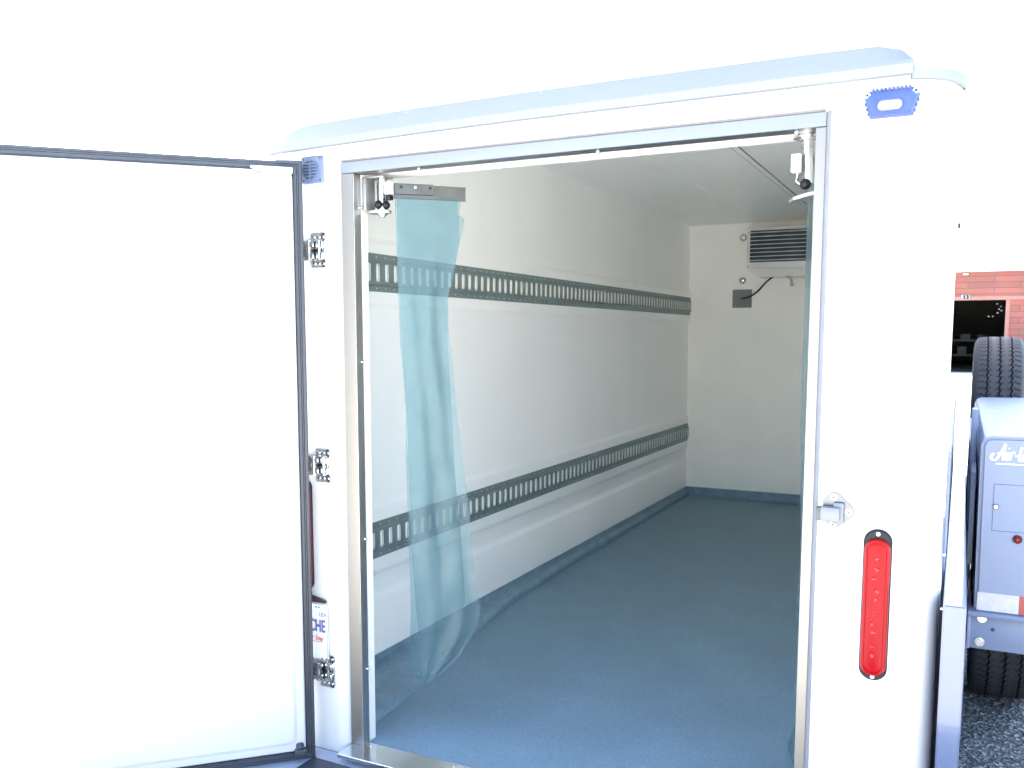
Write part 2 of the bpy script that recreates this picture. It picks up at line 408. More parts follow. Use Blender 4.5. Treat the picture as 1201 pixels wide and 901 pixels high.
loft(bm, [[(x, y, z+gz(x)) for y, z in prof(t_)] for x, t_ in zip(xs, tp)], True, 0, True)
# the narrow lip runs on past the sloping flashing and round the corner
lip = []
for x, y in [(-.33, .12), (-.328, .05), (-.305, .0), (-.262, -.040), (-.215, -.054), (-.187, -.057)]:
    lip.append([(x-.002, y, 1.682), (x, y-.004, 1.681), (x, y-.002, 1.662), (x+.003, y+.005, 1.661), (x+.004, y+.010, 1.681)])
loft(bm, lip, True, 0, True)
lip = []
for x, y in [(1.409, -.055), (1.437, -.046), (1.470, -.018), (1.492, .02), (1.503, .06), (1.504, .12)]:
    lip.append([(x+.002, y, 1.689), (x, y-.004, 1.688), (x, y-.002, 1.669), (x-.003, y+.005, 1.668), (x-.004, y+.010, 1.688)])
loft(bm, lip, True, 0, True)
gt = obj('drip_gutter', bm, TRIM, TR)
for x, z in ((-.139, 1.722), (.229, 1.733), (.605, 1.737), (.97, 1.735), (1.29, 1.722)):
    b = BM(); bolt(b, x, -.026, z, .0045, .004); obj('screw', b, CHROME, gt)

# aluminium frame round the opening
bm = BM(); box(bm, OX0+.0005, .032, FYF, .043, .001, 1.607, .001, 1)
obj('frame_post', bm, ALU, TR)
bm = BM(); box(bm, 1.2235, OX1-.0005, FYF, .043, .001, 1.607, .001, 1)
obj('frame_post', bm, ALU, TR)
bm = BM(); box(bm, OX0+.0005, OX1-.0005, FYF-.002, .053, 1.608, OZ1-.0005, .001, 1)
hd = obj('frame_header', bm, ALUH, TR)
for x in (.225, .725, 1.18):
    b = BM(); cyl(b, (x, .035, 1.608), (x, .035, 1.603), .005, 10, r1=.0035); obj('screw', b, CHROME, hd)
for xp, zz in ((.036, (1.52, 1.10, .60, .22)),):
    for z in zz:
        b = BM(); cyl(b, (.032, .037, z), (.037, .037, z), .0045, 10, r1=.003); obj('screw', b, CHROME, TR)
# satin face strips; the fillet's shade beside them painted as grey strips
ALUF = mat('satin_frame_face', (.225, .218, .205), .42, 1., noise=.08, nscale=9, stretch=(1, 1, .15))
FSHADE = mat('fillet_shade_grey', (.19, .20, .225), .6, noise=.06, nscale=30, spec=.15)
for x0, x1 in ((OX0+.001, .0315), (1.224, OX1-.001)):
    bm = BM(); box(bm, x0, x1, FYF-.0018, FYF-.0002, .003, 1.6065); obj('face_strip', bm, ALUF, TR, smooth=0)
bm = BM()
def fillet_arc(e1, n_=6):
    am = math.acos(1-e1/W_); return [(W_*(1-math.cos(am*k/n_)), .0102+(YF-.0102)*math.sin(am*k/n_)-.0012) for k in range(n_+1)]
bb = fillet_arc(.011)+[(.0116, -.0065)]
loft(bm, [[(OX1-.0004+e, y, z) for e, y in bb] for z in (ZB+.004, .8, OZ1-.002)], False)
loft(bm, [[(x, y, OZ1-.0002+e) for e, y in fillet_arc(.0035)] for x in (OX0+.004, .6, OX1+.004)], False)
obj('fillet_shade', bm, FSHADE, TR, smooth=60)
# white jamb liner behind the frame
bm = BM()
box(bm, -.29, .0305, .044, .074, .0, 1.62); box(bm, 1.2255, 1.42, .044, .100, .0, 1.62); box(bm, -.29, 1.42, .0545, .142, 1.6105, 1.98)
obj('jamb_liner', bm, JAMB, TR)
# sill
bm = BM(); box(bm, -.004, 1.252, -.066, .033, -.010, .002, .0015, 1)
sl_ = obj('sill_plate', bm, SILL, TR)
for x in (.055, .33, .62, .92, 1.20):
    b = BM(); cyl(b, (x, .018, .002), (x, .018, .0045), .005, 10, r1=.0035); obj('screw', b, CHROME, sl_)

# interior: floor, liner, ceiling
IX0, IX1, IY1, IZ1 = -.272, 1.412, 4.437, 1.955
bm = BM(); box(bm, IX0-.02, IX1+.02, .031, IY1+.02, -.03, 0)
obj('cargo_floor', bm, FLOOR, TR, smooth=0)
def wall_prof(prd=.012, side=1):
    q = [(.012, 0)]
    q += [(.012, .255), (.009, .264), (.001, .278), (0, .287)]
    q += [(0, .340), (.003, .347), (.010, .358), (.012, .366), (.012, .574), (.010, .583), (.003, .594), (0, .600)]
    q += [(0, 1.262), (.003, 1.268), (.010, 1.277), (.012, 1.284), (.012, 1.478), (.010, 1.486), (.003, 1.497), (0, 1.503), (0, IZ1+.01)]
    return q
for sx, x0 in ((1, IX0), (-1, IX1)):
    bm = BM()
    loft(bm, [[(x0+sx*o_, y, z) for o_, z in wall_prof()] for y in (.073, 1.2, 2.4, 3.6, IY1)], False)
    obj('side_wall_liner', bm, LINER, TR, smooth=60)
bm = BM()
q = [(.012, -.0), (.012, .238), (.009, .248), (.002, .262), (0, .27), (0, IZ1+.01)]
loft(bm, [[(x, IY1-o_, z) for o_, z in q] for x in (IX0, IX0+.05, .6, IX1)], False)
obj('front_wall_liner', bm, BACKL, TR, smooth=60)
bm = BM()
loft(bm, [[(x, y, IZ1) for x in (IX0-.01, .2, .8, IX1+.01)] for y in (.1, 1.5, 3, IY1+.01)], False)
cl = obj('ceiling_liner', bm, CEIL, TR)
bm = BM()                                            # moulded ridge and the cover strip on the ceiling
loft(bm, [[(.226+dx, y, IZ1-dz) for dx, dz in ((-.020, -.001), (-.012, .0035), (.012, .0035), (.020, -.001))] for y in (.12, 3.76)], False)
obj('ceiling_ridge', bm, CEIL, cl)
bm = BM(); box(bm, .622, .646, .145, 3.70, IZ1-.005, IZ1+.002, .001, 1); strip_ = obj('cover_strip', bm, CEIL, cl)
bm = BM(); box(bm, .6165, .6205, .12, 3.705, IZ1-.0012, IZ1+.001); box(bm, .6475, .6515, .12, 3.705, IZ1-.0012, IZ1+.001); obj('seam', bm, SEAM, cl, smooth=0)
# coving where floor turns up the walls
bm = BM()
def xb(y):
    pts = [(.1, -.02), (.37, -.043), (.66, -.088), (1.0, -.15), (1.4, -.200), (2.0, -.225), (4.5, -.235)]
    for (a, b), (c, d) in zip(pts, pts[1:]):
        if y <= c: return b+(d-b)*(y-a)/(c-a)
    return -.235
ys = [.0745, .2, .37, .5, .66, .85, 1.0, 1.2, 1.4, 1.7, 2.0, 2.6, 3.4, IY1-.012]
rings = []
for y in ys:
    x1 = xb(y); x0 = -.2572
    r = [(-.2605, y, .067), (x0, y, .066), (x0+.001, y, .040)]
    for k in range(1, 7):
        t_ = (.12, .5, .80, .90, .96, 1)[k-1]; r.append((x0+.002+(x1-x0-.002)*t_, y, (.034, .029, .024, .019, .009, .0008)[k-1]))
    rings.append(r)
loft(bm, rings, False)
loft(bm, [[(x, IY1-.0105, .067), (x, IY1-.0150, .066), (x, IY1-.016, .03), (x, IY1-.020, .014), (x, IY1-.034, .0015)] for x in (-.262, .5, 1.405)], False)
loft(bm, [[(1.3985, y, .067), (1.3975, y, .066), (1.396, y, .035), (1.375, y, .0015)] for y in (.1, IY1-.012)], False)
obj('floor_coving', bm, COVE, TR, smooth=50)

# logistics rails
def rail(zc, sx=1, xw=-.260):
    bm = BM(); p = .0524; s0 = .4714; cache = {}
    zs = [(-.0635, .0022), (-.0545, .0022), (-.0500, .0022), (-.0440, .0022), (-.0395, .0085), (-.0300, .0085), (-.0255, .0085),
          (.0255, .0085), (.0300, .0085), (.0395, .0080), (.0440, .0022), (.0500, .0022), (.0545, .0022), (.0635, .0022)]
    cuts = []
    for n_ in range(-6, 76):
        c = s0+n_*p
        cuts += [(c-p/2, 0), (c-.0105, 1), (c-.0078, 4), (c-.0024, 2), (c+.0024, 3), (c+.0078, 4), (c+.0105, 5)]
    cuts.append((s0+75.5*p, 9))
    def V(s, z, o):
        k = (round(s, 5), round(z, 5), round(o, 5))
        if k not in cache: cache[k] = bm.verts.new((xw+sx*o, s, zc+z))
        return cache[k]
    for i in range(len(cuts)-1):
        a, b = cuts[i][0], cuts[i+1][0]; seg = i % 7
        for j in range(len(zs)-1):
            (z0, o0), (z1, o1) = zs[j], zs[j+1]
            slot = (1 <= seg <= 5 and j == 6) or (2 <= seg <= 4 and j in (5, 7))
            hole = seg == 3 and j in (1, 11)
            if slot or hole: continue
            if seg in (1, 5) and j in (5, 7):        # chamfered slot corners
                if (seg == 1) == (j == 5): bm.faces.new([V(a, z0, o0), V(b, z0, o0), V(a, z1, o1)]) if (seg == 1 and j == 5) else bm.faces.new([V(a, z1, o1), V(b, z0, o0), V(b, z1, o1)])
                else: bm.faces.new([V(a, z0, o0), V(b, z1, o1), V(a, z1, o1)]) if seg == 1 else bm.faces.new([V(a, z0, o0), V(b, z0, o0), V(b, z1, o1)])
                continue
            bm.faces.new([V(a, z0, o0), V(b, z0, o0), V(b, z1, o1), V(a, z1, o1)])
        if seg == 0:                                 # folded lips beside each slot; caught daylight put into a paler colour
            c = a+p/2
            f = bm.faces.new([V(c+.0105, -.0255, .0085), V(c+.0105, .0255, .0085), V(c+.0105, .0255, .0008), V(c+.0105, -.0255, .0008)]); f.material_index = 1
    for z in (-.0635, .0635):
        for i in range(len(cuts)-1): bm.faces.new([V(cuts[i][0], z, .0022), V(cuts[i+1][0], z, .0022), V(cuts[i+1][0], z, -.001), V(cuts[i][0], z, -.001)])
    ob = obj('cargo_rail', bm, [ZINC, CASE], TR, smooth=20)
    return ob
for zc in (1.3835, .4717):
    rail(zc)
    rail(zc, -1, 1.400)

# evaporator on the front wall
EY = 4.19
bm = BM(); box(bm, .186, .985, EY, IY1-.002, 1.622, 1.894, .006)
ev = obj('evaporator_unit', bm, CASE, TR)
bm = BM(); box(bm, .209, .963, EY-.0025, EY-.0005, 1.664, 1.874)
gr = obj('grille_opening', bm, FIN, ev, smooth=0)
for k in range(8):
    z = 1.674+k*.0262
    b = BM(); prism(b, [(-.010, .000), (-.012, .0045), (.0, .0045), (.0, .0)], lambda q_, z=z: (.210, EY-.003+q_[0], z+q_[1]), lambda q_, z=z: (.962, EY-.003+q_[0], z+q_[1]))
    obj('louvre', b, mat('louvre_grey', (.62, .70, .72), .4) if k == 0 else bpy.data.materials['louvre_grey'], ev, smooth=0)
for x in (.197, .975):
    for z in (1.64, 1.86):
        bm = BM(); bolt(bm, x, EY, z, .003, .003); obj('casing_screw', bm, BLACK, ev)
bm = BM()
loft(bm, [[(.188, EY+.002, 1.6215), (.984, EY+.002, 1.6215), (.984, IY1-.01, 1.6215), (.188, IY1-.01, 1.6215)],
          [(.262, EY+.02, 1.566), (.93, EY+.02, 1.566), (.93, IY1-.04, 1.566), (.262, IY1-.04, 1.566)]], True, 0, True)
obj('drain_pan', bm, CASE, ev)
bm = BM(); tube(bm, [(.445, EY+.03, 1.57), (.468, EY+.02, 1.562), (.483, EY+.012, 1.545), (.487, EY+.01, 1.512)], .009, 10)
cyl(bm, (.487, EY+.01, 1.516), (.487, EY+.01, 1.500), .012, 12)
obj('drain_pipe', bm, PIPE, ev)
for x, z in ((.110, 1.857), (.112, 1.561)):
    b = BM(); t = bmesh.new(); bmesh.ops.create_uvsphere(t, u_segments=20, v_segments=12, radius=.022)
    merge(b, t, 0, Matrix.Translation((x, IY1-.003, z)) @ Matrix.Diagonal((1, .55, 1, 1)))
    cyl(b, (x, IY1, z), (x, IY1-.005, z), .027, 20)
    obj('dome_bolt', b, CHROME, TR)
bm = BM(); box(bm, .044, .179, IY1-.005, IY1+.001, 1.370, 1.497, .002, 1)
obj('cover_plate', bm, GREYP, TR)
def bez(pts, n_=10):
    o = []
    P = [Vector(p) for p in pts]; P = [P[0]*2-P[1]]+P+[P[-1]*2-P[-2]]
    for i in range(1, len(P)-2):
        a, b, c, d = P[i-1:i+3]
        for k in range(n_):
            t_ = k/n_; o.append(.5*((2*b)+(c-a)*t_+(2*a-5*b+4*c-d)*t_*t_+(3*b-a-3*c+d)*t_**3))
    o.append(P[-2]); return o
bm = BM(); tube(bm, bez([(.105, 4.434, 1.432), (.125, 4.41, 1.436), (.175, 4.37, 1.442), (.24, 4.33, 1.478), (.31, 4.28, 1.54), (.37, 4.24, 1.575), (.42, 4.22, 1.584), (.45, 4.22, 1.59)]), .006, 10)
obj('power_cable', bm, CABLE, TR)

# ------------------------------------------------------------------ rear door, swung wide open to the left
DA = Vector((-.076, -.068, 0)); DANG = math.radians(-135.23)
def dobj(name, bm, m, parent): return obj(name, bm, m, parent, at=tuple(DA), rot=DANG)
# local axes: x along the leaf from the hinge edge, y towards the viewer (inner side), z up
bm = BM(); box(bm, .002, 1.262, -.062, -.006, -.026, 1.640, .006)
door = dobj('rear_door', bm, GEL, TR)
bm = BM()
GU0, GU1, GZ0, GZ1 = 0.0, 1.266, -.024, 1.636
def grect(i, y):
    return [(GU0+i, y, GZ0+i), (GU1-i, y, GZ0+i), (GU1-i, y, GZ1-i), (GU0+i, y, GZ1-i)]
gp = [(.001, -.016), (.000, -.010), (.001, -.002), (.004, .0015), (.010, .002), (.0125, -.001), (.0145, -.0015), (.017, .0025), (.024, .003), (.027, .000), (.029, -.008)]
loft(bm, [grect(i, y) for i, y in gp], True)
dobj('door_gasket', bm, RUBBER, door)
bm = BM()
def prect(i, y, r=.02):
    x0, x1, z0, z1 = .027+i, 1.239-i, .008+i, 1.597-i; r = max(.004, r)
    o = []
    for cx, cz, a0 in ((x1-r, z1-r, 0), (x0+r, z1-r, 90), (x0+r, z0+r, 180), (x1-r, z0+r, 270)):
        for k in range(7):
            a = math.radians(a0+15*k); o.append((cx+r*math.cos(a), y, cz+r*math.sin(a)))
    return o
loft(bm, [prect(0, -.010, .006), prect(.001, .012, .008), prect(.004, .017, .012), prect(.008, .019, .015), prect(.022, .020, .02), prect(.027, .022, .02), prect(.031, .026, .022), prect(.036, .028, .024)], True, 0, False)
f_ = prect(.036, .028, .024); bm.faces.new([bm.verts.new(p) for p in f_])
bmesh.ops.remove_doubles(bm, verts=bm.verts, dist=.0001)
DP = mat('door_inner_fibreglass', (.60, .605, .61), .34, noise=.018, nscale=4, bump=.0010, bscale=11)
dobj('inner_panel', bm, DP, door)
bm = BM(); prism(bm, [(.028, 1.598), (.028, 1.611), (.135, 1.611), (.118, 1.602), (.100, 1.596), (.060, 1.592), (.032, 1.592)], lambda p: (p[0], .004, p[1]), lambda p: (p[0], .032, p[1]), bev=.001)
dobj('corner_guide', bm, mat('pale_plastic', (.66, .69, .74), .35), door)
bm = BM(); box(bm, .026, .060, .003, .030, -.004, .020, .004); cyl(bm, (.045, .030, .018), (.045, .018, .030), .011, 14)
dobj('door_bumper', bm, RUBBER, door)
bm = BM(); box(bm, -.012, .04, -.02, .006, -.046, -.027, .002)
dobj('door_foot', bm, BLACK, door)

# hinges
def hinge(zc):
    bm = BM(); y0 = YF
    x0, x1 = -.094, -.046
    for s in (-1, 1):                                   # two ends of the plate with three bolts each
        rrect = stadium((x0+x1)/2, zc+s*.036, (x1-x0)/2, .011, .004, 4)
        loft(bm, [[(x, y0, z) for x, z in rrect], [(x, y0-.005, z) for x, z in rrect]], True, 0, True)
    box(bm, x1-.012, x1, y0-.004, y0, zc-.04, zc+.04, .001)
    box(bm, x0+.006, x1-.012, y0-.003, y0, zc-.027, zc+.027)
    for s in (-1, 1):
        box(bm, x0-.004, x0+.016, y0-.020, y0-.002, zc+s*.015-.008, zc+s*.015+.008, .002)
        box(bm, x0+.020, x1-.014, y0-.010, y0-.002, zc+s*.015-.010, zc+s*.015+.010, .002)
        box(bm, x1-.013, x1-.004, y0-.013, y0-.003, zc+s*.015-.009, zc+s*.015+.009, .002)
    cyl(bm, (x0+.002, y0-.016, zc-.027), (x0+.002, y0-.016, zc+.027), .0055, 14)
    cyl(bm, (x1-.017, y0-.009, zc-.026), (x1-.017, y0-.009, zc+.026), .004, 12)
    h = obj('hinge', bm, CHROME, TR)
    for s in (-1, 1):
        for dx in (.010, .026, .041):
            b = BM(); bolt(b, x0+dx, y0-.005, zc+s*.036, .0042, .004)
            cyl(b, (x0+dx, y0-.0098, zc+s*.036), (x0+dx, y0-.0102, zc+s*.036), .002, 8, mi=1)
            obj('bolt', b, [CHROME, BLACK], h)
    b = BM()                                            # dark recesses and pierced strap towards the door
    for s in (-1, 1): box(b, x0+.017, x0+.020, y0-.009, y0-.0031, zc+s*.015-.010, zc+s*.015+.010)
    box(b, x0+.004, x1-.013, y0-.0045, y0-.0031, zc-.004, zc+.004)
    obj('recess', b, BLACK, h, smooth=0)
    b = BM()
    xa, xb_ = -.152, x0-.004
    for z0, z1 in ((-.027, -.020), (-.010, -.005), (.005, .010), (.020, .027)):
        box(b, xa, xb_, y0-.016, y0-.012, zc+z0, zc+z1, .001, 1)
    for xx in (xa, xa+.016, xa+.031, xb_-.008): box(b, xx, xx+.007, y0-.0165, y0-.0115, zc-.027, zc+.027, .001, 1)
    obj('strap', b, CHROME, h)
    b = BM()  # brown reflections in the pierced strap, put into the colour
    for k in range(3):
        for zz in (-.018, -.003, .012): box(b, xa+.008+.0155*k, xa+.015+.0155*k, y0-.013, y0-.009, zc+zz, zc+zz+.007)
    obj('strap_reflection', b, mat('brown_reflection', (.33, .24, .16), .35, .8) if 'brown_reflection' not in bpy.data.materials else bpy.data.materials['brown_reflection'], h, smooth=0)
for zc in (1.405, .810, .214): hinge(zc)

# ------------------------------------------------------------------ tail lights
def tail(cx, zc):
    bm = BM(); hw, hh = .026, .160
    rrect_loft(bm, cx, zc, [(hw+.002, hh+.003, hw+.0015, YF+.001), (hw+.002, hh+.003, hw+.0015, YF-.005), (hw-.001, hh, hw-.0015, YF-.008)], 12)
    tl = obj('tail_light', bm, BLACK, TR)
    bm = BM(); h2 = hh-.0125
    rrect_loft(bm, cx, zc-.003, [(hw, h2, hw-.001, YF-.007), (hw, h2, hw-.001, YF-.014), (hw-.003, h2-.003, hw-.004, YF-.019), (hw-.007, h2-.007, hw-.008, YF-.0195), (hw-.008, h2-.008, hw-.009, YF-.0175), (hw-.012, h2-.012, hw-.013, YF-.0185)], 12)
    for k in range(10):
        z = zc+.105-k*.0235
        for q_ in range(2):
            xx = cx+random.uniform(-.006, .006); z2 = z+random.uniform(-.006, .006); r_ = random.uniform(.003, .0062)
            cyl(bm, (xx, YF-.0165, z2), (xx+random.uniform(-.001, .001), YF-.0200-.0006*q_, z2), r_, 10, r1=r_*.6, mi=1)
    obj('lens', bm, [RED, mat('red_facet', (.30, .012, .018), .2, spec=.25)], tl)
    for s in (-1, 1):
        b = BM(); bolt(b, cx, YF-.008, zc+s*(hh-.006), .0032, .003); obj('screw', b, CHROME, tl)
tail(1.381, .607); tail(-.141, .607)

# scene light above the right of the door
bm = BM()
LX, LZ = 1.3715, 1.634
def trap(hx0, hx1, z0, z1, y, c=.010):
    return [(LX-hx1+.004, y, z1), (LX-hx1, y, z1-c), (LX-hx1+.002, y, z1-c*1.6), (LX-hx0, y, z0), (LX+hx0, y, z0), (LX+hx1-.002, y, z1-c*1.6), (LX+hx1, y, z1-c), (LX+hx1-.004, y, z1)]
Zl, Zh = LZ-.026, LZ+.026
loft(bm, [trap(.040, .052, Zl, Zh, YF), trap(.040, .052, Zl, Zh, YF-.012), trap(.038, .049, Zl+.002, Zh-.004, YF-.024), trap(.036, .045, Zl+.005, Zh-.014, YF-.028)], True, 0, True)
for k in range(10):
    x = LX-.034+k*.0075; box(bm, x-.0016, x+.0016, YF-.026, YF-.002, Zh-.006, Zh+.0015, .0006, 1)
for s in (-1, 1):
    for k in range(3):
        z = Zl+.008+k*.010; x = LX+s*(.0405+k*.003); box(bm, x-.004, x+.004, YF-.016, YF-.002, z-.002, z+.002, .0006, 1)
sc_ = obj('loading_light', bm, LBLUE, TR)
bm = BM(); rrect_loft(bm, LX-.002, LZ-.007, [(.0225, .010, .0095, YF-.024), (.0225, .010, .0095, YF-.0295), (.0195, .0075, .007, YF-.0315)], 8)
obj('lens', bm, OPAL, sc_)
bm = BM()
ro = stadium(LX-.002, LZ-.007, .0245, .012, .0115, 8); ri = stadium(LX-.002, LZ-.007, .0225, .010, .0095, 8)
loft(bm, [[(x, YF-.026, z) for x, z in ro], [(x, YF-.0305, z) for x, z in ro], [(x, YF-.0305, z) for x, z in ri], [(x, YF-.026, z) for x, z in ri]], True)
obj('lens_seal', bm, mat('dark_blue_seal', (.04, .07, .22), .5), sc_)
for s in (-1, 1):
    b = BM(); cyl(b, (LX+s*.0445, YF-.010, Zh-.010), (LX+s*.0445, YF-.027, Zh-.010), .0062, 14); cyl(b, (LX+s*.0445, YF-.027, Zh-.010), (LX+s*.0445, YF-.0275, Zh-.010), .0025, 8, mi=1); obj('screw', b, [CHROME, BLACK], sc_)

# round-louvred blue vent at the top left of the opening
bm = BM(); VX, VZ = -.0845, 1.6205
rrect_loft(bm, VX, VZ, [(.036, .036, .006, YF), (.036, .036, .006, YF-.004), (.033, .033, .005, YF-.007)], 4)
vt = obj('air_vent', bm, VBLUE, TR)
bm = BM(); cyl(bm, (VX-.004, YF-.0070, VZ), (VX-.004, YF-.0078, VZ), .0255, 28); obj('vent_mesh', bm, VDARK, vt)
bm = BM()
for k in range(5):
    z = VZ-.0165+k*.0083; hw = math.sqrt(max(0, .0255**2-(z-VZ)**2))
    box(bm, VX-.004-hw, VX-.004+hw, YF-.0115, YF-.0075, z-.0019, z+.0019, .0005, 1)
box(bm, VX-.0055, VX-.0025, YF-.0125, YF-.0080, VZ-.0255, VZ+.0255)
N = 28
loft(bm, [[(VX-.004+r*math.cos(2*math.pi*k/N), y, VZ+r*math.sin(2*math.pi*k/N)) for k in range(N)] for r, y in ((.0275, YF-.006), (.0270, YF-.0115), (.0252, YF-.0115), (.0250, YF-.007))], True)
obj('vent_grille', bm, VBLUE, vt)
for sx in (-1, 1):
    for sz in (-1, 1):
        b = BM(); bolt(b, VX+sx*.0285, YF-.0068, VZ+sz*.0285, .0019, .002); obj('screw', b, STEEL, vt)

# latch keeper right of the opening
bm = BM()
pts = [(1.268, .824), (1.285, .842), (1.297, .842), (1.330, .812), (1.333, .800), (1.328, .790), (1.300, .766), (1.288, .764), (1.272, .778)]
prism(bm, pts, lambda p: (p[0], YF, p[1]), lambda p: (p[0], YF-.005, p[1]), bev=.001)
lk = obj('latch_keeper', bm, KEEP, TR)
bm = BM(); box(bm, 1.266, 1.305, YF-.030, YF-.004, .782, .812, .003); box(bm, 1.290, 1.312, YF-.016, YF-.004, .775, .821, .003)
obj('keeper_block', bm, mat('keeper_grey', (.15, .16, .18), .35), lk)
bm = BM(); box(bm, 1.2575, 1.2665, YF-.029, YF-.006, .783, .811, .001); obj('keeper_slot', bm, mat('keeper_dark', (.07, .08, .08), .4, .5), lk)
for x, z in ((1.290, .832), (1.321, .801), (1.290, .773)):
    b = BM(); bolt(b, x, YF-.005, z, .0055, .005); cyl(b, (x, YF-.0108, z), (x, YF-.0112, z), .0026, 8, mi=1); obj('bolt', b, [CHROME, BLACK], lk)

# number plate half hidden by the door, on its bracket
bm = BM(); PX1, PZ1, PZ0 = -.062, .412, .245
rrect_loft(bm, PX1-.152, (PZ0+PZ1)/2, [(.152, (PZ1-PZ0)/2, .010, YF-.006), (.152, (PZ1-PZ0)/2, .010, YF-.008)], 6)
pl_ = obj('number_plate', bm, PLATE, TR)
bm = BM()
ro = stadium(PX1-.152, (PZ0+PZ1)/2, .1505, (PZ1-PZ0)/2-.0015, .009, 6); ri = stadium(PX1-.152, (PZ0+PZ1)/2, .149, (PZ1-PZ0)/2-.003, .008, 6)
loft(bm, [[(x, YF-.0080, z) for x, z in ro], [(x, YF-.0086, z) for x, z in ro], [(x, YF-.0086, z) for x, z in ri], [(x, YF-.0080, z) for x, z in ri]], True)
obj('plate_border', bm, INKP, pl_)
def put_text(s, size, x, y, z, m, parent, name='lettering', bold=0, right=None, sx=1.0):
    t = text_bm(s, size, .0004)
    wmax = max(v.co.x for v in t.verts)*sx
    if right is not None: x = right-wmax
    bm = BM()
    offs = [(0, 0)]+([(bold, 0), (-bold, 0), (0, bold), (0, -bold)] if bold else [])
    for i, (a, b) in enumerate(offs):
        merge(bm, t.copy(), 0, Matrix.Translation((x+a, y-.00006*i, z+b)) @ Matrix.Diagonal((sx, 1, 1, 1)))
    t.free()
    return obj(name, bm, m, parent, smooth=0)
put_text('CHE', .050, 0, YF-.0086, .329, INKP, pl_, bold=.0012, right=-.071, sx=.60)
put_text('USA', .017, 0, YF-.0086, .374, INKP, pl_, right=-.067, sx=.8)
for x in (-.102, -.092):
    bm = BM(); cyl(bm, (x, YF-.0082, .400), (x, YF-.0095, .400), .0022, 10); obj('plate_hole', bm, BLACK, pl_)
bm = BM(); prism(bm, [(-.150, .470), (-.128, .455), (-.118, .432), (-.068, .422), (-.066, .416), (-.150, .416)], lambda p: (p[0], YF-.004, p[1]), lambda p: (p[0], YF-.012, p[1]))
obj('plate_bracket', bm, mat('bracket_brown_black', (.045, .022, .022), .5), TR)

# hand-lettered script "Air-tow": strokes in units of cap height
STROKES = [
    [(-.15, .42), (-.30, .28), (-.28, .08), (-.08, .0), (.10, .12), (.30, .50), (.48, .98), (.50, 1.0), (.48, .6), (.50, .12), (.58, .02)],   # A
    [(.05, .42), (.30, .46), (.60, .44)],
    [(.74, .52), (.72, .2), (.76, .04), (.84, .08)], [(.77, .74), (.79, .76)],                          # i
    [(.95, .50), (.98, .40), (.95, .03)], [(.97, .34), (1.05, .50), (1.14, .52), (1.18, .44)],              # r
    [(1.26, .30), (1.42, .32)],                                                                          # -
    [(1.60, .86), (1.56, .4), (1.58, .08), (1.66, .02), (1.74, .1)], [(1.48, .56), (1.72, .58)],              # t
    [(1.95, .50), (1.83, .40), (1.82, .14), (1.93, .02), (2.05, .14), (2.06, .38), (1.95, .50), (2.12, .44)],     # o
    [(2.22, .50), (2.22, .12), (2.30, .02), (2.42, .2), (2.43, .48), (2.43, .12), (2.52, .02), (2.64, .2), (2.66, .50), (2.74, .46)],  # w
]
def script(x, y, z, cap, m, parent, wgt=.0022, under=True, sx=1.0, smax=99):
    bm = BM(); dep = 0
    for s in STROKES:
        pts = bez([(x+a*cap*sx+b*cap*.12, y, z+b*cap) for a, b in s], 8)
        L_, R_ = [], []
        for i, p in enumerate(pts):
            d = (pts[min(i+1, len(pts)-1)]-pts[max(0, i-1)]).normalized(); nrm = Vector((-d.z, 0, d.x))
            ww = wgt*(.75+.5*abs(d.z)); L_.append(p+nrm*ww); R_.append(p-nrm*ww)
        yo = Vector((0, -.0004-dep, 0)); dep += .00004
        a = [bm.verts.new(p+yo) for p in L_]; b = [bm.verts.new(p+yo) for p in R_]
        for i in range(len(a)-1):
            try: bm.faces.new([a[i], a[i+1], b[i+1], b[i]])
            except ValueError: pass
    if under: box(bm, x+.05*cap, x+2.75*cap*sx, y-.0009, y-.0005, z-.24*cap, z-.17*cap)
    return obj('lettering', bm, m, parent, smooth=0)
script(-.138, YF-.0087, .303, .019, INKR, pl_, .0009, sx=1.15)

# ------------------------------------------------------------------ blue chassis around the body
bm = BM()
box(bm, -.36, 1.53, -.30, 4.7, GZ+.012, ZB-.002, .004)
obj('deck', bm, DECK, TR)
bm = BM(); prism(bm, [(-.085, -.020), (.044, -.024), (.30, -.10), (.30, -.27), (-.085, -.27), (-.085, -.10)], lambda p: (p[0]+.004, p[1]-.052, -.0255), lambda p: (p[0]+.004, p[1]-.052, -.0215))
obj('tread_pad', bm, RUBBER, TR)
# side guard beam beside the body
bm = BM()
prism(bm, [(0, GZ+.02), (0, .622), (2.95, .622), (2.95, GZ+.02)], lambda p: (1.509, p[0], p[1]), lambda p: (1.553, p[0], p[1]), bev=.003)
obj('side_beam', bm, GLOSS, TR)
bm = BM()
box(bm, 1.5015, 1.5075, .30, 2.9, GZ+.02, .905, .002, 1)
mp_ = obj('mast_plate', bm, BLUE, TR)
for k, z in enumerate((.53, .66)):
    b = BM(); cyl(b, (1.5045, .299, z), (1.5045, .295, z), .0028, 10); obj('bolt', b, CHROME, mp_)
# upright frame posts inside the fender
for y0, y1, x0, x1, z1 in ((1.00, 1.07, 1.556, 1.572, .955), (1.55, 1.62, 1.556, 1.575, .80), (.90, .93, 1.556, 1.568, .60)):
    bm = BM(); box(bm, x0, x1, y0, y1, GZ+.02, z1, .003); obj('frame_upright', bm, BLUE, TR)
bm = BM(); prism(bm, [(.86, .785), (1.02, .800), (1.9, .835), (2.1, .84), (2.1, .70), (1.3, .66), (1.0, .60), (.95, .50), (.84, .52)], lambda p: (1.560, p[0], p[1]), lambda p: (1.5725, p[0], p[1]), bev=.002)
obj('side_gusset', bm, BLUE, TR)
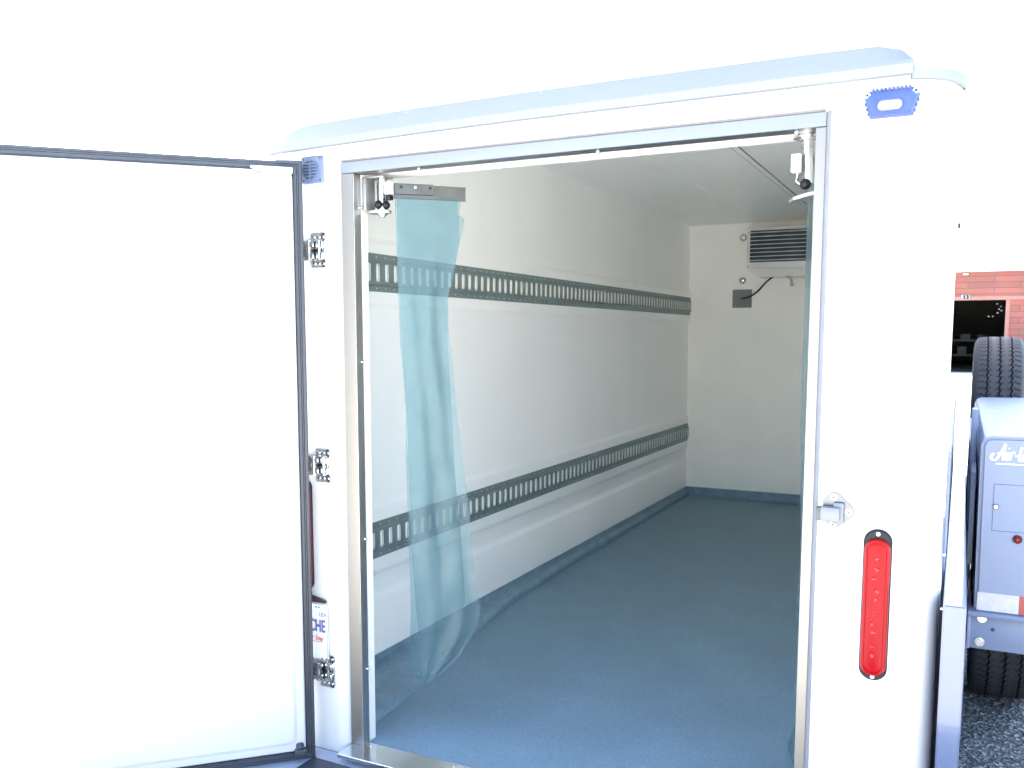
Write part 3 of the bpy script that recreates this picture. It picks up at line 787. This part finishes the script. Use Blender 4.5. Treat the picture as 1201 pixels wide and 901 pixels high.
# fender box
FY = .70
bm = BM()
prof_ = [(1.582, .426), (1.580, .60), (1.578, .88), (1.586, .899), (1.600, .905), (1.90, .911), (1.985, .908), (2.0, .895), (2.0, .426)]
t = bmesh.new()
A_ = [t.verts.new((x, FY, z)) for x, z in prof_]; B_ = [t.verts.new((x, 2.25, z+.010)) for x, z in prof_]
t.faces.new(A_); t.faces.new(B_[::-1])
for i in range(len(prof_)-1): t.faces.new([A_[i], B_[i], B_[i+1], A_[i+1]])
bmesh.ops.recalc_face_normals(t, faces=t.faces)
fe = [e for e in t.edges if all(abs(v.co.y-FY) < 1e-5 for v in e.verts) and len(e.link_faces) == 2]
bmesh.ops.bevel(t, geom=fe, offset=.010, segments=4, affect='EDGES')
merge(bm, t)
fb = obj('fender', bm, BLUE, TR)
bm = BM(); box(bm, 1.588, 1.688, FY-.0012, FY-.0002, .4275, .4775); 
obj('reflective_tape', bm, WTAPE, fb, smooth=0)
bm = BM(); box(bm, 1.6885, 1.80, FY-.0012, FY-.0002, .4275, .4775); obj('reflective_tape', bm, REDT, fb, smooth=0)
script(1.613, FY-.001, .842, .044, WHITE, fb, .0024, sx=.80)
bm = BM()
for a in ((1.6135, 1.93, .7765, .7780), (1.6135, 1.93, .6495, .6510), (1.6135, 1.6150, .6510, .7765), (1.9285, 1.93, .6510, .7765)):
    box(bm, a[0], a[1], FY-.0008, FY+.001, a[2], a[3])
obj('access_panel', bm, mat('panel_gap', (.06, .09, .19), .6), fb, smooth=0)
bm = BM(); cyl(bm, (1.621, FY, .716), (1.621, FY-.003, .716), .0075, 20, mi=1); cyl(bm, (1.621, FY-.003, .716), (1.621, FY-.0045, .716), .0055, 20, mi=0); obj('panel_lock', bm, [WHITE, BLACK], fb)
bm = BM(); cyl(bm, (1.676, FY, .632), (1.676, FY-.005, .632), .0115, 22, bev=.001); ml = obj('marker_light', bm, BLACK, fb)
bm = BM(); cyl(bm, (1.676, FY-.005, .632), (1.676, FY-.009, .632), .0078, 20, r1=.005); obj('lens', bm, RED, ml)
# bumper channel under the fender
bm = BM()
box(bm, 1.566, 2.02, FY-.016, FY+.05, .410, .425, .004)
box(bm, 1.567, 2.02, FY+.002, FY+.012, .318, .410, .001)
box(bm, 1.567, 1.5755, FY-.010, FY+.0015, .318, .410, .002)
box(bm, 1.567, 1.575, FY+.012, FY+.9, .318, .410, .001)
bp_ = obj('bumper_channel', bm, BLUE, TR)
for x, z, r in ((1.600, .338, .010), (1.603, .404, .009)):
    b = BM(); cyl(b, (x, FY+.002, z), (x, FY-.001, z), r*1.25, 16); cyl(b, (x, FY-.001, z), (x, FY-.008, z), r, 6); obj('bolt', b, CHROME, bp_)
b = BM(); cyl(b, (1.630, FY+.002, .376), (1.630, FY+.0005, .376), .005, 14); obj('drain_hole', b, mat('hole_navy', (.02, .03, .09), .6), bp_)

# wheels
def wheel(name, c, r, wd, label=None):
    cx, cy_, cz = c
    bm = BM(); N = 72
    sec = [(-.62, .60), (-.86, .66), (-.98, .78), (-1.0, .86), (-.95, .93), (-.86, .972), (-.78, .988),
           (-.50, .996), (-.49, .968), (-.43, .968), (-.42, .998), (-.03, 1.0), (-.02, .968), (.04, .968), (.05, 1.0), (.42, .998), (.43, .968), (.49, .968), (.50, .996),
           (.78, .988), (.86, .972), (.95, .93), (1.0, .86), (.98, .78), (.86, .66), (.62, .60)]
    rings = []
    for k in range(N*2):
        a = math.pi*k/N; zz = .055 if k % 2 else -.055
        r_ = []
        for j, (sx, sr) in enumerate(sec):
            dx = zz*.55 if 7 <= j <= 18 else 0
            r_.append((cx+(sx+dx)*wd/2, cy_+sr*r*math.cos(a), cz+sr*r*math.sin(a)))
        rings.append(r_)
    V_ = [[bm.verts.new(p) for p in q_] for q_ in rings]; n_ = len(V_)
    for i in range(n_):
        for j in range(len(sec)-1):
            f = bm.faces.new([V_[i][j], V_[(i+1) % n_][j], V_[(i+1) % n_][j+1], V_[i][j+1]])
            if j in (7, 8, 9, 11, 12, 13, 15, 16, 17) : f.material_index = 1 if sec[j][1] < .97 or sec[j+1][1] < .97 else 0
    # sipes: short slanted dark cuts across the ribs
    for i in range(N):
        a = 2*math.pi*i/N
        for x0, x1 in ((-.80, -.62), (-.40, -.30), (-.62, -.52), (-.14, -.04), (.06, .16), (.30, .40), (.52, .62), (.62, .80)):
            da = .018 if int(abs(x0)*50) % 2 else -.018
            P = []
            for (xx, aa) in ((x0, a), (x1, a+da*.8), (x1, a+da*.8+.026), (x0, a+.016)):
                rad = r*(1.0035 if abs(xx) < .55 else .9965 if abs(xx) < .7 else .9905)
                P.append(bm.verts.new((cx+xx*wd/2, cy_+rad*math.cos(aa), cz+rad*math.sin(aa))))
            f = bm.faces.new(P); f.material_index = 1
    w0 = thing_part(name, c)
    if label: w0['label'] = label
    obj('tyre', bm, [TYRE, GROOVE], w0, smooth=28)
    bm = BM(); N2 = 40
    loft(bm, [[(cx+sx*wd/2, cy_+sr*r*math.cos(2*math.pi*k/N2), cz+sr*r*math.sin(2*math.pi*k/N2)) for k in range(N2)] for sx, sr in ((-.70, .61), (-.66, .57), (-.2, .54), (-.1, .20), (-.05, .01))], True)
    loft(bm, [[(cx+sx*wd/2, cy_+sr*r*math.cos(2*math.pi*k/N2), cz+sr*r*math.sin(2*math.pi*k/N2)) for k in range(N2)] for sx, sr in ((.70, .61), (.66, .57), (.35, .54), (.2, .20), (.25, .01))], True)
    obj('rim', bm, RIM, w0)
def thing_part(name, c):
    o = bpy.data.objects.new(name, None); COL.objects.link(o); o.parent = TR
    wm = Matrix.Translation(Vector(c)); WORLD[o.name] = wm; o.matrix_basis = WORLD[TR.name].inverted() @ wm
    return o
wheel('wheel', (1.692, 1.55, .225), .32, .205)
wheel('spare_wheel', (1.672, 2.74, .834), .335, .205, 'upright spare wheel behind the blue fender')
bm = BM(); box(bm, 1.60, 1.75, 2.55, 2.95, .40, .49, .004); box(bm, 1.56, 1.60, 2.3, 2.9, GZ+.02, .49, .004); obj('spare_carrier', bm, BLUE, TR)
bm = BM(); cyl(bm, (1.50, 1.55, .225), (1.62, 1.55, .225), .035, 16); box(bm, 1.556, 1.59, 1.2, 1.9, .17, .28, .006); obj('axle_arm', bm, BLUE, TR)

# ------------------------------------------------------------------ strip curtains
def swing_bracket(parent, px, py, side):
    b = BM()
    cyl(b, (px, py, 1.6075), (px, py, 1.602), .026, 24); cyl(b, (px, py, 1.602), (px, py, 1.597), .016, 20)
    for k in range(3): cyl(b, (px, py, 1.595-k*.004), (px, py, 1.593-k*.004), .0125, 16)
    cyl(b, (px, py, 1.60), (px, py, 1.512), .0105, 18)
    obj('pivot_tube', b, CHROME, parent)
E_ = 1
lc = thing('strip_curtain', 'crumpled clear blue plastic strip hanging from a short bar left in the opening', 'curtain', (.10, .08, 0))
BX, BY = .122, .071
ux, uy = .7342, .6789                       # direction of the bar; s runs along it
nx, ny = uy, -ux                            # towards the viewer
def cp(s, z, off=0): return (BX+ux*s+nx*off, BY+uy*s+ny*off, z)
def bar_box(bm, s0, s1, o0, o1, z0, z1, bev=.0008):
    t = bmesh.new(); bmesh.ops.create_cube(t, size=1)
    for v in t.verts:
        v.co = Vector(cp((s0+s1)/2+v.co.x*(s1-s0), (z0+z1)/2+v.co.z*(z1-z0), (o0+o1)/2+v.co.y*(o1-o0)))
    bmesh.ops.bevel(t, geom=t.edges[:], offset=bev, segments=1, affect='EDGES'); merge(bm, t)
bm = BM(); bar_box(bm, .0, .198, -.004, .0, 1.543, 1.581); rb = obj('swing_bar', bm, STEEL, lc)
bm = BM(); bar_box(bm, .0, .106, .0045, .007, 1.554, 1.5825); cpn = obj('clamp_plate', bm, STEEL, lc)
for s in (.018, .056, .098):
    b = BM(); p = Vector(cp(s, 1.573, .007)); cyl(b, p, p+Vector((nx, ny, 0))*.004, .0035, 8); obj('screw', b, CHROME if s < .09 and s > .03 else BLACK, cpn)
bm = BM()
box(bm, .0365, .046, .046, .090, 1.512, 1.600, .001)
box(bm, .046, .082, .098, .101, 1.513, 1.597, .001)
box(bm, .0365, .100, .052, .100, 1.5995, 1.6030, .001)
br_ = obj('mounting_bracket', bm, BRKT, lc)
bm = BM()
prism(bm, [(.0365, .058), (.075, .050), (.104, .066), (.108, .078), (.100, .092), (.070, .100), (.0365, .100)], lambda p: (p[0], p[1], 1.506), lambda p: (p[0], p[1], 1.513), bev=.0015)
obj('lower_tongue', bm, ALU, lc)
bm = BM(); cyl(bm, (.078, .078, 1.600), (.078, .078, 1.513), .0105, 18); cyl(bm, (.078, .078, 1.512), (.078, .078, 1.530), .0115, 18)
obj('pivot_tube', bm, CHROME, lc)
bm = BM(); cyl(bm, (.078, .078, 1.506), (.078, .078, 1.501), .014, 18); cyl(bm, (.078, .078, 1.501), (.078, .078, 1.496), .009, 6); obj('pivot_nut', bm, CHROME, lc)
bm = BM()
t = bmesh.new(); bmesh.ops.create_uvsphere(t, u_segments=18, v_segments=12, radius=.0115); merge(bm, t, 0, Matrix.Translation((.074, .066, 1.529)))
t = bmesh.new(); bmesh.ops.create_uvsphere(t, u_segments=18, v_segments=12, radius=.0115); merge(bm, t, 0, Matrix.Translation((.090, .078, 1.528)))
obj('rubber_stop', bm, BLACK, lc)
bm = BM(); box(bm, .100, .121, .052, .078, 1.553, 1.586, .003); obj('slide_block', bm, CASE, lc)
bm = BM(); box(bm, .106, .121, .052, .070, 1.538, 1.551, .002); obj('rubber_stop', bm, BLACK, lc)

def lerp_tab(tab, z):
    for (s0, z0), (s1, z1) in zip(tab, tab[1:]):
        if z0 >= z >= z1:
            return s0+(s1-s0)*((z0-z)/(z0-z1) if z0 > z1 else 0)
    return tab[-1][0] if z < tab[-1][1] else tab[0][0]
def strip(left, right, zt, zb, off, amp, seed, nr=110, nc=26):
    bm = BM(); rnd = random.Random(seed); ph = [rnd.uniform(0, 6.28) for _ in range(8)]; rows = []
    for i in range(nr+1):
        z = zt+(zb-zt)*i/nr; l = lerp_tab(left, z); r = lerp_tab(right, z); d = zt-z
        a = amp*min(1, d/.35); row = []
        for j in range(nc+1):
            t_ = j/nc; s = l+(r-l)*t_
            o = off*min(1, .25+d/.3)+a*(.9*math.sin(5.2*t_*3.14+ph[0]+2.2*z)+.55*math.sin(9*t_+ph[1]-5.5*z)+.5*math.sin(ph[2]+11*z+3*t_)*t_+.45*math.sin(7*z+ph[3])*(1-t_)
                 + .25*math.sin(23*z+8*t_+ph[4])+.22*math.sin(31*z-11*t_+ph[5])*(.4+.6*min(1, d/1.0)))
            row.append(bm.verts.new(cp(s, z, o)))
        rows.append(row)
    for A2, B2 in zip(rows, rows[1:]):
        for j in range(nc): bm.faces.new([A2[j], A2[j+1], B2[j+1], B2[j]])
    return bm
Lf = [(.001, 1.545), (.006, 1.321), (.011, 1.158), (.019, 1.064), (.025, .969), (.023, .825), (.026, .65), (.021, .621), (.028, .579), (.030, .40), (.026, .25), (.030, .218), (.050, .188), (.060, .177)]
Rf = [(.183, 1.545), (.179, 1.50), (.178, 1.43), (.165, 1.361), (.145, 1.274), (.144, 1.208), (.157, 1.084), (.168, .942), (.182, .819), (.197, .713), (.204, .64), (.218, .50), (.212, .474), (.231, .41), (.237, .385), (.230, .34), (.212, .305), (.169, .238), (.110, .190), (.086, .177)]
st1 = strip(Lf, Rf, 1.545, .177, .006, .0045, 3); obj('strip', st1, PVC, lc, smooth=180)
Lb = [(.006, 1.545), (.014, 1.3), (.022, 1.1), (.034, .9), (.036, .7), (.040, .55), (.05, .4), (.060, .3), (.066, .22), (.070, .19)]
Rb = [(.178, 1.545), (.1785, 1.502), (.196, 1.496), (.187, 1.441), (.168, 1.361), (.148, 1.274), (.149, 1.208), (.152, 1.084), (.160, .942), (.165, .819), (.172, .713), (.18, .64), (.19, .50), (.195, .40), (.18, .30), (.14, .235), (.10, .20), (.09, .190)]
st2 = strip(Lb, Rb, 1.545, .188, -.019, .0022, 11, nc=18); obj('strip', st2, PVC, lc, smooth=180)

rc = thing('strip_curtain', 'clear blue plastic strip folded back behind the right jamb, only its edge showing', 'curtain', (1.20, .10, 0))
bm = BM()
cyl(bm, (1.196, .085, 1.6075), (1.196, .085, 1.603), .030, 24); cyl(bm, (1.196, .085, 1.603), (1.196, .085, 1.598), .018, 20)
for k in range(3): cyl(bm, (1.196, .085, 1.596-k*.005), (1.196, .085, 1.5935-k*.005), .0135, 16)
cyl(bm, (1.196, .085, 1.60), (1.202, .085, 1.505), .0105, 18)
obj('pivot_tube', bm, CHROME, rc)
bm = BM(); box(bm, 1.164, 1.186, .070, .098, 1.530, 1.570, .003); obj('slide_block', bm, CASE, rc)
bm = BM(); tube(bm, [(1.176, .084, 1.53), (1.176, .084, 1.512), (1.182, .084, 1.507), (1.19, .084, 1.507)], .003, 8); obj('hook', bm, CHROME, rc)
bm = BM(); t = bmesh.new(); bmesh.ops.create_uvsphere(t, u_segments=18, v_segments=12, radius=.012); merge(bm, t, 0, Matrix.Translation((1.196, .072, 1.503))); obj('rubber_stop', bm, BLACK, rc)
bm = BM()
prism(bm, [(1.162, .070), (1.175, .052), (1.20, .046), (1.224, .052), (1.2235, .10), (1.19, .10), (1.166, .088)], lambda p: (p[0], p[1], 1.464+(p[0]-1.16)*.22), lambda p: (p[0], p[1], 1.471+(p[0]-1.16)*.22), bev=.0015)
obj('lower_tongue', bm, ALU, rc)
bm = BM(); box(bm, 1.1985, 1.2025, .100, .30, 1.535, 1.575, .001); obj('swing_bar', bm, STEEL, rc)
bm = BM(); rows = []
for i in range(101):
    z = 1.545-i*(1.545-.13)/100; row = []
    edge = 1.1985+.009*min(1, max(0, (1.0-z)/.3))
    edge -= .009*math.exp(-((z-.56)/.04)**2)+.019*math.exp(-((z-.19)/.05)**2)
    for j in range(13):
        t_ = j/12; y = .098+.20*t_
        x = edge+.004*math.sin(3.0*t_*3.1416+z*3)+.008*t_*t_+(.005 if t_ > 0 else 0)
        if j == 0: x = edge
        row.append(bm.verts.new((x, y, z)))
    rows.append(row)
for A2, B2 in zip(rows, rows[1:]):
    for j in range(12): bm.faces.new([A2[j], A2[j+1], B2[j+1], B2[j]])
obj('strip', bm, PVC, rc, smooth=180)
